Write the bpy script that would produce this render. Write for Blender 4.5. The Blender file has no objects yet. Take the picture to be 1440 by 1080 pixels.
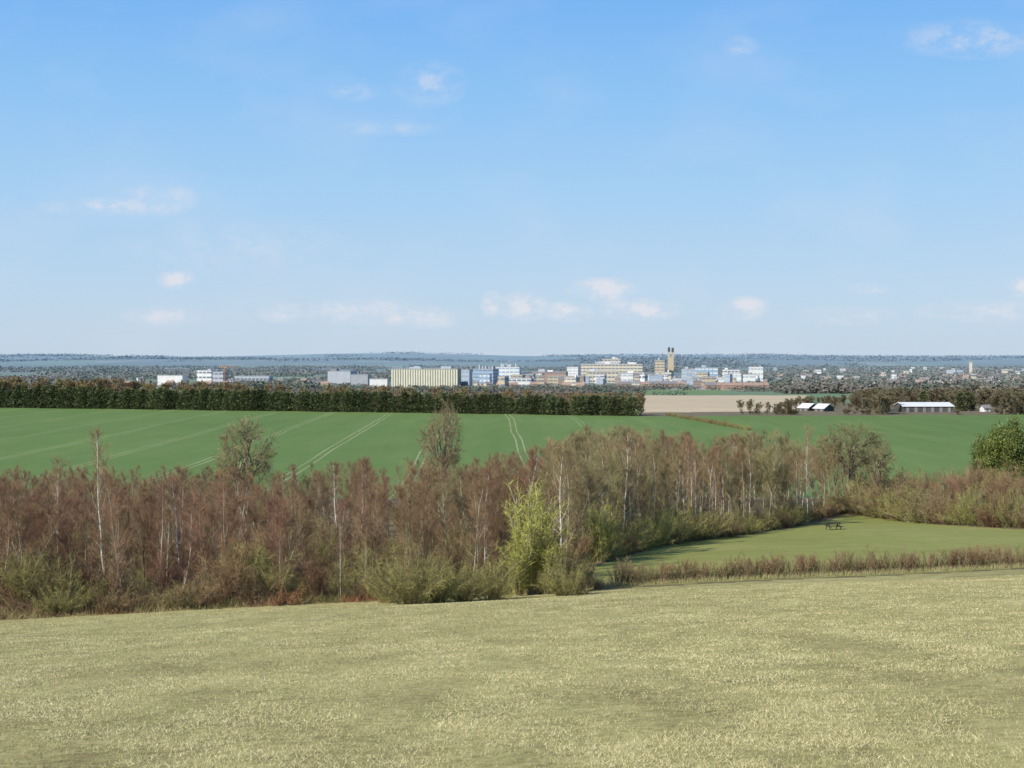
import bpy, math, random, mathutils
import numpy as np
from mathutils import Vector
random.seed(7); rng=np.random.default_rng(7)
scene=bpy.context.scene
COL=scene.collection
F=1978.0; PITCH=math.atan(40/F)
# ------------------------------------------------------------- terrain
def lattice(seed,n=256):
    return np.random.default_rng(seed).random((n,n))
_L={}
def vnoise(x,y,seed=0):
    x=np.asarray(x,float);y=np.asarray(y,float)
    if seed not in _L:_L[seed]=lattice(seed)
    L=_L[seed];n=L.shape[0]
    xi=np.floor(x).astype(int);yi=np.floor(y).astype(int)
    fx=x-xi;fy=y-yi;fx=fx*fx*(3-2*fx);fy=fy*fy*(3-2*fy)
    a=L[xi%n,yi%n];b=L[(xi+1)%n,yi%n];c=L[xi%n,(yi+1)%n];d=L[(xi+1)%n,(yi+1)%n]
    return (a*(1-fx)+b*fx)*(1-fy)+(c*(1-fx)+d*fx)*fy
def fbm(x,y,seed=0,o=4):
    s=0;a=.5
    x=np.asarray(x,float);y=np.asarray(y,float)
    for i in range(o):
        s=s+a*vnoise(x*2**i+17*i,y*2**i+5*i,seed+i);a*=.5
    return s
def sstep(a,b,v):
    t=np.clip((np.asarray(v,float)-a)/(b-a),0,1);return t*t*(3-2*t)
U=[-60,-30,0,12,50,89,110,178,250,300,450,600,700,900,1300,2000,3000,4000,6000,8000,20000]
Z=[1.5,.4,-1.65,-3.45,-9.3,-15.3,-17.0,-21.7,-25.0,-25.5,-25.6,-25.5,-25.7,-30,-37.5,-46,-54,-57,-58,-57,-57]
_s=np.linspace(math.log(20),math.log(20080),4000)
_t=np.interp(np.exp(_s)-80,U,Z)
_k=np.hanning(101);_k/=_k.sum()
_tp=np.pad(_t,50,mode='edge');_t2=np.convolve(_tp,_k,mode='valid')
def H(x,y):
    x=np.asarray(x,float);y=np.asarray(y,float)
    k=.3*(1-sstep(110,300,y))
    xc=120*np.tanh(x/120)
    u=np.clip(y-k*xc,-59,19990)
    z=np.interp(np.log(u+80),_s,_t2)
    z=z+.25*(vnoise(x/14+50,y/14+50,3)-.5)*sstep(15,40,y)
    a=x/np.maximum(y,1)
    r1=sstep(7000,9500,y)*(4+34*vnoise(x/1300+9,y/2500,11))
    r2=sstep(10500,15000,y)*(6+36*vnoise(x/1900+31,y/4000,12)+40*np.exp(-((a+.05)/.09)**2)+12*np.exp(-((a+.3)/.12)**2))
    return z+np.where(y>6900,r1+r2,0)
def ray(px,py):
    dx=(px-720)/F; dv=-(py-540)/F
    c,s=math.cos(PITCH),math.sin(PITCH)
    yy=c+dv*s; zz=-s+dv*c
    return dx/yy, zz/yy
_ys=np.geomspace(6,16000,6000)
def hit(px,py):
    a,b=ray(px,py)
    m=np.nonzero(b*_ys<=H(a*_ys,_ys))[0]
    y=_ys[m[0]] if len(m) else 15000.
    return float(a*y),float(y),float(H(a*y,y))
def row_of(x,y,z):
    c,s=math.cos(PITCH),math.sin(PITCH)
    return 540-F*(s*y+c*z)/(c*y-s*z)
def inpoly(x,y,P):
    r=np.zeros(np.shape(x),bool);n=len(P)
    for i in range(n):
        x1,y1=P[i];x2,y2=P[(i+1)%n]
        if y1==y2: continue
        c=((y1>y)!=(y2>y))&(x<(x2-x1)*(y-y1)/(y2-y1)+x1)
        r^=c
    return r
# ------------------------------------------------------------- materials
def nt(m): return m.node_tree.nodes,m.node_tree.links
def pmat(name,c1,c2=None,scale=3.,rough=.85,objvar=0.,spec=.2,detail=3,stretch=None):
    m=bpy.data.materials.new(name);m.use_nodes=True
    N,L=nt(m);b=N['Principled BSDF'];b.inputs['Roughness'].default_value=rough
    b.inputs['Specular IOR Level'].default_value=spec
    if c2 is None:c2=tuple(v*.7 for v in c1)
    tc=N.new('ShaderNodeTexCoord');mp=N.new('ShaderNodeMapping')
    if stretch: mp.inputs['Scale'].default_value=stretch
    L.new(tc.outputs['Object'],mp.inputs[0])
    n=N.new('ShaderNodeTexNoise');n.inputs['Scale'].default_value=scale;n.inputs['Detail'].default_value=detail
    L.new(mp.outputs[0],n.inputs['Vector'])
    r=N.new('ShaderNodeValToRGB');r.color_ramp.elements[0].position=.35;r.color_ramp.elements[1].position=.65
    r.color_ramp.elements[0].color=(*c2,1);r.color_ramp.elements[1].color=(*c1,1)
    L.new(n.outputs[0],r.inputs[0]);out=r.outputs[0]
    if objvar>0:
        oi=N.new('ShaderNodeObjectInfo');mr=N.new('ShaderNodeMapRange')
        mr.inputs['To Min'].default_value=1-objvar;mr.inputs['To Max'].default_value=1+objvar
        L.new(oi.outputs['Random'],mr.inputs[0])
        hs=N.new('ShaderNodeHueSaturation');L.new(mr.outputs[0],hs.inputs['Value'])
        mr2=N.new('ShaderNodeMapRange');mr2.inputs['To Min'].default_value=.494;mr2.inputs['To Max'].default_value=.532
        ml=N.new('ShaderNodeMath');ml.operation='MULTIPLY';ml.inputs[1].default_value=7.31
        fr=N.new('ShaderNodeMath');fr.operation='FRACT'
        L.new(oi.outputs['Random'],ml.inputs[0]);L.new(ml.outputs[0],fr.inputs[0]);L.new(fr.outputs[0],mr2.inputs[0]);L.new(mr2.outputs[0],hs.inputs['Hue'])
        L.new(out,hs.inputs['Color']);out=hs.outputs[0]
    L.new(out,b.inputs['Base Color'])
    return m
def attrmat(name,rough=.9):
    m=bpy.data.materials.new(name);m.use_nodes=True
    N,L=nt(m);b=N['Principled BSDF'];b.inputs['Roughness'].default_value=rough;b.inputs['Specular IOR Level'].default_value=.1
    a=N.new('ShaderNodeAttribute');a.attribute_name='Col'
    L.new(a.outputs['Color'],b.inputs['Base Color']);return m
def haze_tint(c,y):  # aerial haze painted into the base colour, bluer with distance
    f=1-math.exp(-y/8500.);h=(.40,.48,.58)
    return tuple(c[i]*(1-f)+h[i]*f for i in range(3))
# ------------------------------------------------------------- mesh helpers
def npmesh(name,V,Fa,mat=None,col=None,smooth=False):
    V=np.asarray(V,np.float32);Fa=np.asarray(Fa,np.int32);k=Fa.shape[1]
    me=bpy.data.meshes.new(name)
    me.vertices.add(len(V));me.vertices.foreach_set('co',V.ravel())
    me.loops.add(Fa.size);me.loops.foreach_set('vertex_index',Fa.ravel())
    me.polygons.add(len(Fa));me.polygons.foreach_set('loop_start',np.arange(0,Fa.size,k,dtype=np.int32))
    me.polygons.foreach_set('loop_total',np.full(len(Fa),k,np.int32))
    if smooth: me.polygons.foreach_set('use_smooth',np.ones(len(Fa),bool))
    if col is not None:
        a=me.color_attributes.new('Col','FLOAT_COLOR','POINT')
        c=np.ones((len(V),4),np.float32);c[:,:3]=col;a.data.foreach_set('color',c.ravel())
    me.update(calc_edges=True)
    if mat: me.materials.append(mat)
    return me
def pymesh(name,V,Fs,mats,mi=None):
    me=bpy.data.meshes.new(name);me.from_pydata([tuple(v) for v in V],[],Fs)
    for m in (mats if isinstance(mats,(list,tuple)) else [mats]): me.materials.append(m)
    if mi: me.polygons.foreach_set('material_index',mi)
    me.update();return me
def addobj(name,data,parent=None,loc=(0,0,0)):
    o=bpy.data.objects.new(name,data);COL.objects.link(o);o.location=loc
    if parent: o.parent=parent
    return o
def thing(name,label,cat,loc,rotz=0,scale=(1,1,1),group=None):
    o=bpy.data.objects.new(name,None);o.empty_display_size=.5;COL.objects.link(o)
    o.location=loc;o.rotation_euler=(0,0,rotz);o.scale=scale
    o['label']=label;o['category']=cat
    if group:o['group']=group
    return o
class MB:
    def __init__(s): s.V=[];s.F=[];s.M=[]
    def box(s,cx,cy,cz,sx,sy,sz,m=0,rot=None):
        b=len(s.V)
        for dz in(-.5,.5):
            for dx,dy in((-.5,-.5),(.5,-.5),(.5,.5),(-.5,.5)):
                v=Vector((dx*sx,dy*sy,dz*sz))
                if rot: v=rot@v
                s.V.append((cx+v.x,cy+v.y,cz+v.z))
        for f in((3,2,1,0),(4,5,6,7),(0,1,5,4),(1,2,6,5),(2,3,7,6),(3,0,4,7)):
            s.F.append([b+i for i in f]);s.M.append(m)
        return s
    def mesh(s,name,mats): return pymesh(name,s.V,s.F,mats,s.M)
# ------------------------------------------------------------- ground
LINE=lambda x:89.5+.3*120*np.tanh(np.asarray(x)/120)
edge_px=[(834,797),(930,768),(1080,748),(1150,736),(1190,724),(1230,727),(1320,738),(1440,745),(1620,752)]
edge_w=[hit(*p)[:2] for p in edge_px]
meadow_poly=[(x,y) for x,y in edge_w]+[(140,float(LINE(140))),(60,float(LINE(60))+1.5),(30,float(LINE(30))+1.5),(hit(840,832)[0],float(LINE(6))+1.5)]
crop_poly=[(-700,850),(-255,697),(58,592),(120,596),(205,602),(330,640),(500,640),(500,300),(150,236),(85,232),(60,240),(-40,245),(-300,250),(-700,260)]
tan_poly=[hit(*p)[:2] for p in[(905,580),(1120,579),(1135,556),(905,556)]]
strip_poly=[hit(*p)[:2] for p in[(905,555),(1010,555),(1030,549),(905,549)]]
tt=np.concatenate([-np.geomspace(4,.43,40),np.arange(-.42,.4201,.0014),np.geomspace(.43,4,40)])
yy=np.concatenate([np.linspace(-40,6,30)[:-1],np.geomspace(6,16500,800)])
T,Y=np.meshgrid(tt,yy);X=T*(Y+45);Zg=H(X,Y)
nr,nc=X.shape
idx=np.arange(nr*nc).reshape(nr,nc)
Q=np.stack([idx[:-1,:-1],idx[:-1,1:],idx[1:,1:],idx[1:,:-1]],-1).reshape(-1,4)
cx=(X[:-1,:-1]+X[1:,1:]).ravel()/2;cy=(Y[:-1,:-1]+Y[1:,1:]).ravel()/2
jx=cx;jy=cy+1.2*(fbm(cx/3,cy/3,40)-.5)
reg=np.zeros(len(Q),int)
reg[jy<LINE(jx)]=1
reg[(reg==0)&inpoly(jx,jy,meadow_poly)]=2
reg[(reg==0)&inpoly(cx,cy,crop_poly)]=3
reg[(reg==0)&inpoly(cx,cy,tan_poly)]=4
reg[(reg==0)&inpoly(cx,cy,strip_poly)]=5
V=np.stack([X.ravel(),Y.ravel(),Zg.ravel()],-1)
def gmat(name,stops,scales,bump=0.):
    m=bpy.data.materials.new(name);m.use_nodes=True
    N,L=nt(m);b=N['Principled BSDF'];b.inputs['Roughness'].default_value=.95;b.inputs['Specular IOR Level'].default_value=.1
    g=N.new('ShaderNodeNewGeometry');prev=None
    for i,(sc,w,st) in enumerate(scales):
        mp=N.new('ShaderNodeMapping');mp.inputs['Scale'].default_value=(sc*st[0],sc*st[1],sc)
        L.new(g.outputs['Position'],mp.inputs[0])
        n=N.new('ShaderNodeTexNoise');n.inputs['Scale'].default_value=1;n.inputs['Detail'].default_value=5;n.inputs['Roughness'].default_value=.6
        L.new(mp.outputs[0],n.inputs['Vector'])
        mu=N.new('ShaderNodeMath');mu.operation='MULTIPLY_ADD';mu.inputs[1].default_value=w
        L.new(n.outputs[0],mu.inputs[0])
        if prev is None: mu.inputs[2].default_value=0
        else: L.new(prev,mu.inputs[2])
        prev=mu.outputs[0]
    r=N.new('ShaderNodeValToRGB');e=r.color_ramp.elements
    e[0].position=stops[0][0];e[0].color=(*stops[0][1],1);e[1].position=stops[-1][0];e[1].color=(*stops[-1][1],1)
    for p,c in stops[1:-1]:
        q=e.new(p);q.color=(*c,1)
    L.new(prev,r.inputs[0]);L.new(r.outputs[0],b.inputs['Base Color'])
    if bump:
        bp=N.new('ShaderNodeBump');bp.inputs['Strength'].default_value=bump;bp.inputs['Distance'].default_value=.05
        L.new(prev,bp.inputs['Height']);L.new(bp.outputs[0],b.inputs['Normal'])
    return m,r.outputs[0],g
m_grass,_,_=gmat('dry_grass',[(.37,(.21,.175,.075)),(.47,(.33,.295,.12)),(.54,(.43,.385,.165)),(.66,(.55,.49,.25))],
     [(.08,.2,(1,1)),(.6,.34,(1.4,.6)),(6,.46,(1,1))],.5)
m_mead,_,_=gmat('meadow_grass',[(.35,(.21,.225,.06)),(.5,(.265,.28,.085)),(.65,(.35,.33,.13))],[(.05,.4,(1,2)),(.6,.3,(1,1)),(5,.3,(1,1))],.4)
m_tan,_,_=gmat('bare_soil_field',[(.35,haze_tint((.50,.40,.25),500)),(.65,haze_tint((.60,.48,.32),500))],[(.004,.6,(1,3)),(.05,.4,(1,1))])
m_strip,_,_=gmat('far_green',[(.35,haze_tint((.12,.20,.06),900)),(.65,haze_tint((.18,.27,.08),900))],[(.004,.6,(1,3)),(.05,.4,(1,1))])
m_crop,cout,g=gmat('winter_wheat',[(.36,(.112,.188,.055)),(.5,(.138,.218,.066)),(.64,(.175,.250,.084))],[(.006,.45,(1,.5)),(.04,.35,(3,.4)),(1.2,.2,(1,1))],.2)
N,L=nt(m_crop)
sx=N.new('ShaderNodeSeparateXYZ');L.new(g.outputs['Position'],sx.inputs[0])
def M(op,a,b=None,c=None,N=None,L=None):
    n=N.new('ShaderNodeMath');n.operation=op
    for i,v in enumerate((a,b,c)):
        if v is None: continue
        if isinstance(v,(int,float)): n.inputs[i].default_value=v
        else: L.new(v,n.inputs[i])
    return n.outputs[0]
def C_(op,a,b=None,c=None): return M(op,a,b,c,N=N,L=L)
w=C_('MULTIPLY_ADD',sx.outputs[1],.021,sx.outputs[0])
nz=N.new('ShaderNodeTexNoise');nz.inputs['Scale'].default_value=.01;nz.inputs['Detail'].default_value=1
L.new(g.outputs['Position'],nz.inputs['Vector'])
w=C_('MULTIPLY_ADD',nz.outputs[0],3.,w)
w=C_('ADD',w,2600-10.7-1.5+13)
dd=C_('ABSOLUTE',C_('SUBTRACT',C_('ABSOLUTE',C_('SUBTRACT',C_('MODULO',w,26.),13.)),.95))
tr=C_('LESS_THAN',dd,.2)
n2=N.new('ShaderNodeTexNoise');n2.inputs['Scale'].default_value=.06;L.new(g.outputs['Position'],n2.inputs['Vector'])
tr=C_('MULTIPLY',tr,C_('MULTIPLY',n2.outputs[0],1.15))
mk_=N.new('ShaderNodeMapRange');mk_.inputs[1].default_value=15;mk_.inputs[2].default_value=45;mk_.inputs[3].default_value=1;mk_.inputs[4].default_value=.18;L.new(sx.outputs[0],mk_.inputs[0])
tr=C_('MULTIPLY',tr,mk_.outputs[0])
mk2=N.new('ShaderNodeMapRange');mk2.inputs[1].default_value=-160;mk2.inputs[2].default_value=-70;mk2.inputs[3].default_value=.6;mk2.inputs[4].default_value=1;L.new(sx.outputs[0],mk2.inputs[0])
tr=C_('MULTIPLY',tr,mk2.outputs[0])
mx=N.new('ShaderNodeMix');mx.data_type='RGBA';L.new(tr,mx.inputs[0]);L.new(cout,mx.inputs[6]);mx.inputs[7].default_value=(.46,.43,.26,1)
L.new(mx.outputs[2],N['Principled BSDF'].inputs['Base Color'])
m_gr,lit,g=gmat('soil_and_fields',[(.35,(.11,.08,.045)),(.5,(.18,.14,.075)),(.65,(.24,.20,.10))],[(.3,.5,(1,1)),(3,.5,(1,1))])
N,L=nt(m_gr)
mp=N.new('ShaderNodeMapping');mp.inputs['Scale'].default_value=(1/330,1/620,0);mp.inputs['Rotation'].default_value=(0,0,.2);L.new(g.outputs['Position'],mp.inputs[0])
vo=N.new('ShaderNodeTexVoronoi');vo.inputs['Scale'].default_value=1;L.new(mp.outputs[0],vo.inputs['Vector'])
sv=N.new('ShaderNodeSeparateColor');L.new(vo.outputs['Color'],sv.inputs[0])
rp=N.new('ShaderNodeValToRGB');rp.color_ramp.interpolation='CONSTANT'
e=rp.color_ramp.elements;e[0].position=0;e[0].color=(.12,.14,.08,1);e[1].position=.3;e[1].color=(.15,.22,.09,1)
for p,c in((.5,(.17,.15,.11)),(.65,(.34,.30,.20)),(.74,(.10,.12,.07)),(.88,(.18,.25,.11))):
    q=e.new(p);q.color=(*c,1)
L.new(sv.outputs[0],rp.inputs[0])
sx=N.new('ShaderNodeSeparateXYZ');L.new(g.outputs['Position'],sx.inputs[0])
def mixc(f,a,b):
    x=N.new('ShaderNodeMix');x.data_type='RGBA';L.new(f,x.inputs[0])
    for i,v in((6,a),(7,b)):
        if isinstance(v,tuple): x.inputs[i].default_value=(*v,1)
        else: L.new(v,x.inputs[i])
    return x.outputs[2]
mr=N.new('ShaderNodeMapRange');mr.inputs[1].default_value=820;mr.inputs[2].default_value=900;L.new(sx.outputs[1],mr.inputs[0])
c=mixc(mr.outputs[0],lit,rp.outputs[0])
haze_fac=C_('SUBTRACT',1.,C_('POWER',2.718,C_('MULTIPLY',sx.outputs[1],-1/8200.)))
c=mixc(haze_fac,c,(.26,.375,.475))  # distance haze painted into the ground colour, no real scattering
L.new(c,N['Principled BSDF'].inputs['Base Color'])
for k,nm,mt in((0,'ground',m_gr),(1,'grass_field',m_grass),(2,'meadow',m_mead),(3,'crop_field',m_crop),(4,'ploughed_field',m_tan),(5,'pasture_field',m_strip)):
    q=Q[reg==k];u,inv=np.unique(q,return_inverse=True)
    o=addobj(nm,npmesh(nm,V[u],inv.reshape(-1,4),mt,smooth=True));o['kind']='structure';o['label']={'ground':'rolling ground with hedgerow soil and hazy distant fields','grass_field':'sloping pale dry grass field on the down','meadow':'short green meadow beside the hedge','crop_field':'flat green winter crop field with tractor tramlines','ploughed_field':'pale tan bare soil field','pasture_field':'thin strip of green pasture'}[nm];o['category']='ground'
# ------------------------------------------------------------- twig / leaf scatter
def unit(v): return v/np.maximum(np.linalg.norm(v,axis=1,keepdims=True),1e-9)
def twigs(P,D,Ln,W,r=rng):
    n=len(P);D=unit(D);s=unit(np.cross(D,unit(r.normal(size=(n,3)))))
    W=np.broadcast_to(np.asarray(W,float).reshape(-1,1),(n,1))
    Ln=np.asarray(Ln,float).reshape(-1,1)
    V=np.stack([P-s*W/2,P+s*W/2,P+D*Ln],1).reshape(-1,3)
    return V,np.arange(3*n).reshape(-1,3)
def tube(Vs,Fs,pts,rad,sides):
    b=Vs[1][0]
    pts=np.asarray(pts);n=len(pts)
    t=np.gradient(pts,axis=0);t=unit(t)
    ref=np.array([0.,0,1]) if abs(t[0,2])<.8 else np.array([1.,0,0])
    a=unit(np.cross(t,ref));c=np.cross(t,a)
    ang=np.arange(sides)*2*math.pi/sides
    R=np.asarray(rad).reshape(-1,1,1)
    ring=pts[:,None,:]+R*(a[:,None,:]*np.cos(ang)[None,:,None]+c[:,None,:]*np.sin(ang)[None,:,None])
    Vs[0].append(ring.reshape(-1,3));Vs[1][0]+=n*sides
    i=np.arange(n-1)[:,None];j=np.arange(sides)[None,:];j2=(j+1)%sides
    Fs.append((b+np.stack([i*sides+j,i*sides+j2,(i+1)*sides+j2,(i+1)*sides+j],-1)).reshape(-1,4))
def finish(tv,tf,cv,cf,P,D,Ls,tw_w,tj,R,Ht,second=True):
    V1=np.concatenate(tv[0]);F1=np.concatenate(tf)
    Vt,Ft=twigs(P,D,Ls,tw_w*R.uniform(.6,1.3,len(P)),R)
    Vc=np.concatenate(cv[0]);Fc=np.concatenate(cf);Fc=np.concatenate([Fc[:,[0,1,2]],Fc[:,[0,2,3]]])
    n=len(Vc);VV=[Vc,Vt];FF=[Fc,Ft+n]
    if second:
        P2=P+unit(D)*(Ls*R.uniform(.3,.8,len(P)))[:,None];D2=unit(D)+R.normal(size=D.shape)*(tj+.05)
        Va,Fa=twigs(P2,D2,Ls*.6,tw_w*.6,R);VV.append(Va);FF.append(Fa+n+len(Vt))
    Vall=np.concatenate(VV);Fall=np.concatenate(FF)
    zs=Ht/max(Vall[:,2].max(),.1)
    return (V1*zs,F1),(Vall*zs,Fall)
def tree(seed,Ht=10.,r0=.11,spread=2.2,n1=30,t0=.22,upang=.7,n2=8,ntw=26,shape='oval',wob=.25,tw_len=.55,tw_w=.02,fork=0,second=True,fang=.5,tup=.45,bup=.12,tj=.4):
    R=np.random.default_rng(seed)
    tv=([],[0]);tf=[];cv=([],[0]);cf=[];TP=[];TD=[];TL=[]
    def poly(p,d,L,n,w,up):
        pts=[p];d=d/np.linalg.norm(d)
        for i in range(n):
            d=d+R.normal(size=3)*w+np.array([0,0,up]);d/=np.linalg.norm(d)
            pts.append(pts[-1]+d*L/n)
        return np.array(pts)
    trunks=[poly(np.array([0,0,-.25]),np.array([R.normal()*.1,R.normal()*.1,1.]),Ht,10,.05*wob*4,.12)]
    for k in range(fork):
        a=R.uniform(0,.8)+k*6.28/fork;s=R.integers(2,5)
        trunks.append(poly(trunks[0][s],np.array([math.cos(a)*fang,math.sin(a)*fang,1.]),Ht*R.uniform(.55,.85)*(1-s/12),8,.08,bup))
    for ti,tp in enumerate(trunks):
        m=len(tp);rr=r0*(1 if ti==0 else .6)*np.linspace(1,.12,m)**.9
        tube(tv,tf,tp,rr,6)
        nb=int(n1*(1 if ti==0 else .6))
        for b in range(nb):
            tt0=t0 if ti==0 else .15
            t=tt0+(1-tt0)*((b+R.random())/nb)*.97
            f=t*(m-1);i=min(int(f),m-2);p=tp[i]+(tp[i+1]-tp[i])*(f-i)
            a=R.uniform(0,6.283)
            q=(t-tt0)/(1-tt0)
            if shape=='oval': pr=math.sin(math.pi*min(1,.22+q*.78))**.6
            else: pr=max(.25,1-(2*q-.8)**2*.6)
            L1=spread*pr*R.uniform(.6,1.2)*(1 if ti==0 else .7)
            d=np.array([math.cos(a),math.sin(a),upang*(.6+q*1.2)])
            bp=poly(p,d,L1,5,.14,bup)
            rb=max(.012,r0*.35*(1-t*.7))
            tube(tv,tf,bp,rb*np.linspace(1,.25,6),4)
            for c in range(n2):
                s=R.uniform(.1,1);g=s*5;i=min(int(g),4);p2=bp[i]+(bp[i+1]-bp[i])*(g-i)
                dd=(bp[i+1]-bp[i]);dd=dd/np.linalg.norm(dd)+R.normal(size=3)*.5
                L2=L1*R.uniform(.25,.5)+.15
                sp=poly(p2,dd,L2,3,.14,bup)
                tube(cv,cf,sp,rb*.38*np.linspace(1,.4,4),3)
                s3=R.random(ntw)*3;i3=np.minimum(s3.astype(int),2);f3=(s3-i3)[:,None]
                P=sp[i3]+(sp[i3+1]-sp[i3])*f3
                D=unit(sp[i3+1]-sp[i3])+R.normal(size=(ntw,3))*tj+np.array([0,0,tup])
                TP.append(P);TD.append(D);TL.append(R.uniform(.4,1.1,ntw)*tw_len)
    return finish(tv,tf,cv,cf,np.concatenate(TP),np.concatenate(TD),np.concatenate(TL),tw_w,tj,R,Ht,second)
def roundtree(seed,Ht=10.,r0=.22,rx=2.7,rz=3.1,cz=6.7,limbs=95,prim=8,n2=7,ntw=12,tw_w=.021,tw_len=.42):
    """trunk that forks into a few heavy limbs, each carrying branches out to a domed crown"""
    R=np.random.default_rng(seed)
    tv=([],[0]);tf=[];cv=([],[0]);cf=[];TP=[];TD=[];TL=[]
    tp=np.array([[R.normal()*.06*k,R.normal()*.06*k,-.25+(Ht*.72)*k/9.] for k in range(10)])
    tube(tv,tf,tp,r0*np.linspace(1,.22,10),7)
    def bez(a,b,c,n,w=.05):
        u=np.linspace(0,1,n)[:,None];return (1-u)**2*a+2*u*(1-u)*b+u*u*c+R.normal(size=(n,3))*w*np.minimum(u*3,1)
    lobes=R.uniform(.8,1.12,prim+1);PL=[]
    for k in range(prim+1):
        if k==prim: st=tp[6];en=np.array([R.normal()*.4,R.normal()*.4,cz+rz*.62])
        else:
            a=k*2.4+R.normal()*.2;st=tp[R.integers(4,8)];e_=R.uniform(-.25,.45)
            en=np.array([math.cos(a)*rx*.62,math.sin(a)*rx*.62,cz+e_*rz])
        ctl=st+(en-st)*np.array([.35,.35,.7])
        l=bez(st,ctl,en,9,.07);PL.append(l)
        tube(tv,tf,l,r0*.48*np.linspace(1,.22,9),5)
    ends=np.array([l[-1] for l in PL])
    ga=math.pi*(3-5**.5)
    for k in range(limbs):
        zc=1-1.8*(k+.5)/limbs;a=k*ga+R.normal()*.25;rr=math.sqrt(max(0,1-zc*zc))
        dirv=np.array([math.cos(a)*rr*rx,math.sin(a)*rr*rx,zc*rz])
        j=int(np.argmin(np.linalg.norm(ends-(np.array([0,0,cz])+dirv*.7),axis=1)+R.uniform(0,.5,prim+1)))
        tgt=np.array([0,0,cz])+dirv*R.uniform(.78,1.02)*lobes[j]
        l=PL[j];g=R.uniform(3,8);i=min(int(g),7);st=l[i]+(l[i+1]-l[i])*(g-i)
        L1=np.linalg.norm(tgt-st)
        ctl=(st+tgt)/2+(l[i+1]-l[i])/np.linalg.norm(l[i+1]-l[i])*L1*.22+R.normal(size=3)*.15
        bp=bez(st,ctl,tgt,7);rb=.018+.014*L1
        tube(tv,tf,bp,rb*np.linspace(1,.2,7),4)
        for c in range(n2):
            g=R.uniform(.15,1)*6;i=min(int(g),5);p2=bp[i]+(bp[i+1]-bp[i])*(g-i)
            dd=unit((bp[i+1]-bp[i])[None])[0]+R.normal(size=3)*.7
            dd/=np.linalg.norm(dd);L2=R.uniform(.35,.85)
            sp=np.array([p2,p2+dd*L2*.5,p2+dd*L2+np.array([0,0,.08])+R.normal(size=3)*.1])
            tube(cv,cf,sp,rb*.35*np.linspace(1,.4,3),3)
            s3=R.random(ntw)*2;i3=np.minimum(s3.astype(int),1);f3=(s3-i3)[:,None]
            P=sp[i3]+(sp[i3+1]-sp[i3])*f3
            TP.append(P);TD.append(unit(sp[i3+1]-sp[i3])+R.normal(size=(ntw,3))*.75+np.array([0,0,.15]));TL.append(R.uniform(.4,1.1,ntw)*tw_len)
    return finish(tv,tf,cv,cf,np.concatenate(TP),np.concatenate(TD),np.concatenate(TL),tw_w,.6,R,Ht)
def shrub(seed,R0=1.,Ht=1.,stems=40,tw=70,w=.008,tl=.2,up=.9,leaf=0,sr=.012,lb=.65,jit=.55):
    R=np.random.default_rng(seed);sv=([],[0]);sf=[];TP=[];TD=[]
    lob=R.uniform(lb,1.2,8)
    for s in range(stems):
        a=R.uniform(0,6.283);o=R.random()**.6
        k=lob[int(a/6.284*8)]
        d=np.array([math.cos(a)*o*1.1*R0/Ht,math.sin(a)*o*1.1*R0/Ht,up]);d/=np.linalg.norm(d)
        L1=Ht*k*R.uniform(.6,1.05)*(1-.15*o)
        pts=[np.array([math.cos(a)*.15*o*R0,math.sin(a)*.15*o*R0,-.03])]
        for i in range(5):
            d=d+R.normal(size=3)*.12;d/=np.linalg.norm(d);pts.append(pts[-1]+d*L1/5)
        pts=np.array(pts);tube(sv,sf,pts,sr*np.linspace(1,.3,6)*Ht,4)
        g=(R.random(tw)**.75)*5;i=np.minimum(g.astype(int),4);f=(g-i)[:,None]
        TP.append(pts[i]+(pts[i+1]-pts[i])*f);TD.append(unit(pts[i+1]-pts[i])*.9+R.normal(size=(tw,3))*jit)
    P=np.concatenate(TP);D=np.concatenate(TD)
    keep=P[:,2]>.02;P=P[keep];D=D[keep]
    Ls=R.uniform(.5,1.2,len(P))*tl
    Vt,Ft=twigs(P,D,Ls,w*R.uniform(.6,1.4,len(P)),R)
    P2=P+unit(D)*(Ls*R.uniform(.3,.8,len(P)))[:,None]
    Va,Fa=twigs(P2,unit(D)+R.normal(size=D.shape)*.7,Ls*.6,w*.7,R)
    Va2=[Vt,Va];Fa2=[Ft,Fa+len(Vt)]
    if leaf:
        k=R.integers(0,len(P2),leaf)
        Vl,Fl=twigs(P2[k]+R.normal(size=(leaf,3))*.03,R.normal(size=(leaf,3)),R.uniform(.03,.06,leaf),.05,R)
        Fa2.append(Fl+len(Vt)+len(Va));Va2.append(Vl)
    Vc=np.concatenate(Va2);Vc[:,2]=np.maximum(Vc[:,2],-.02)
    return (np.concatenate(sv[0]),np.concatenate(sf)),(Vc,np.concatenate(Fa2))
bark_w=pmat('birch_bark',(.82,.78,.71),(.46,.41,.35),3.,objvar=.12,stretch=(1,1,4))
bark_p=pmat('young_birch_bark',(.50,.43,.35),(.31,.25,.19),3.,objvar=.2,stretch=(1,1,4))
bark_g=pmat('grey_bark',(.40,.345,.24),(.25,.205,.14),4.,objvar=.2)
bark_b=pmat('brown_bark',(.33,.235,.155),(.19,.14,.09),4.,objvar=.2)
tw_red=pmat('birch_twigs',(.325,.178,.112),(.225,.125,.083),.5,objvar=.25)
tw_brn=pmat('brown_twigs',(.34,.235,.13),(.24,.168,.095),.5,objvar=.22)
tw_gry=pmat('grey_green_twigs',(.35,.295,.15),(.25,.21,.11),.5,objvar=.18)
tw_olv=pmat('olive_twigs',(.36,.315,.115),(.25,.215,.082),.8,objvar=.2)
tw_far=pmat('far_scrub_twigs',(.23,.19,.12),(.15,.13,.085),.5,objvar=.25)
tw_yel=pmat('yellow_green_twigs',(.50,.45,.12),(.36,.325,.09),.8,objvar=.08)
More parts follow.
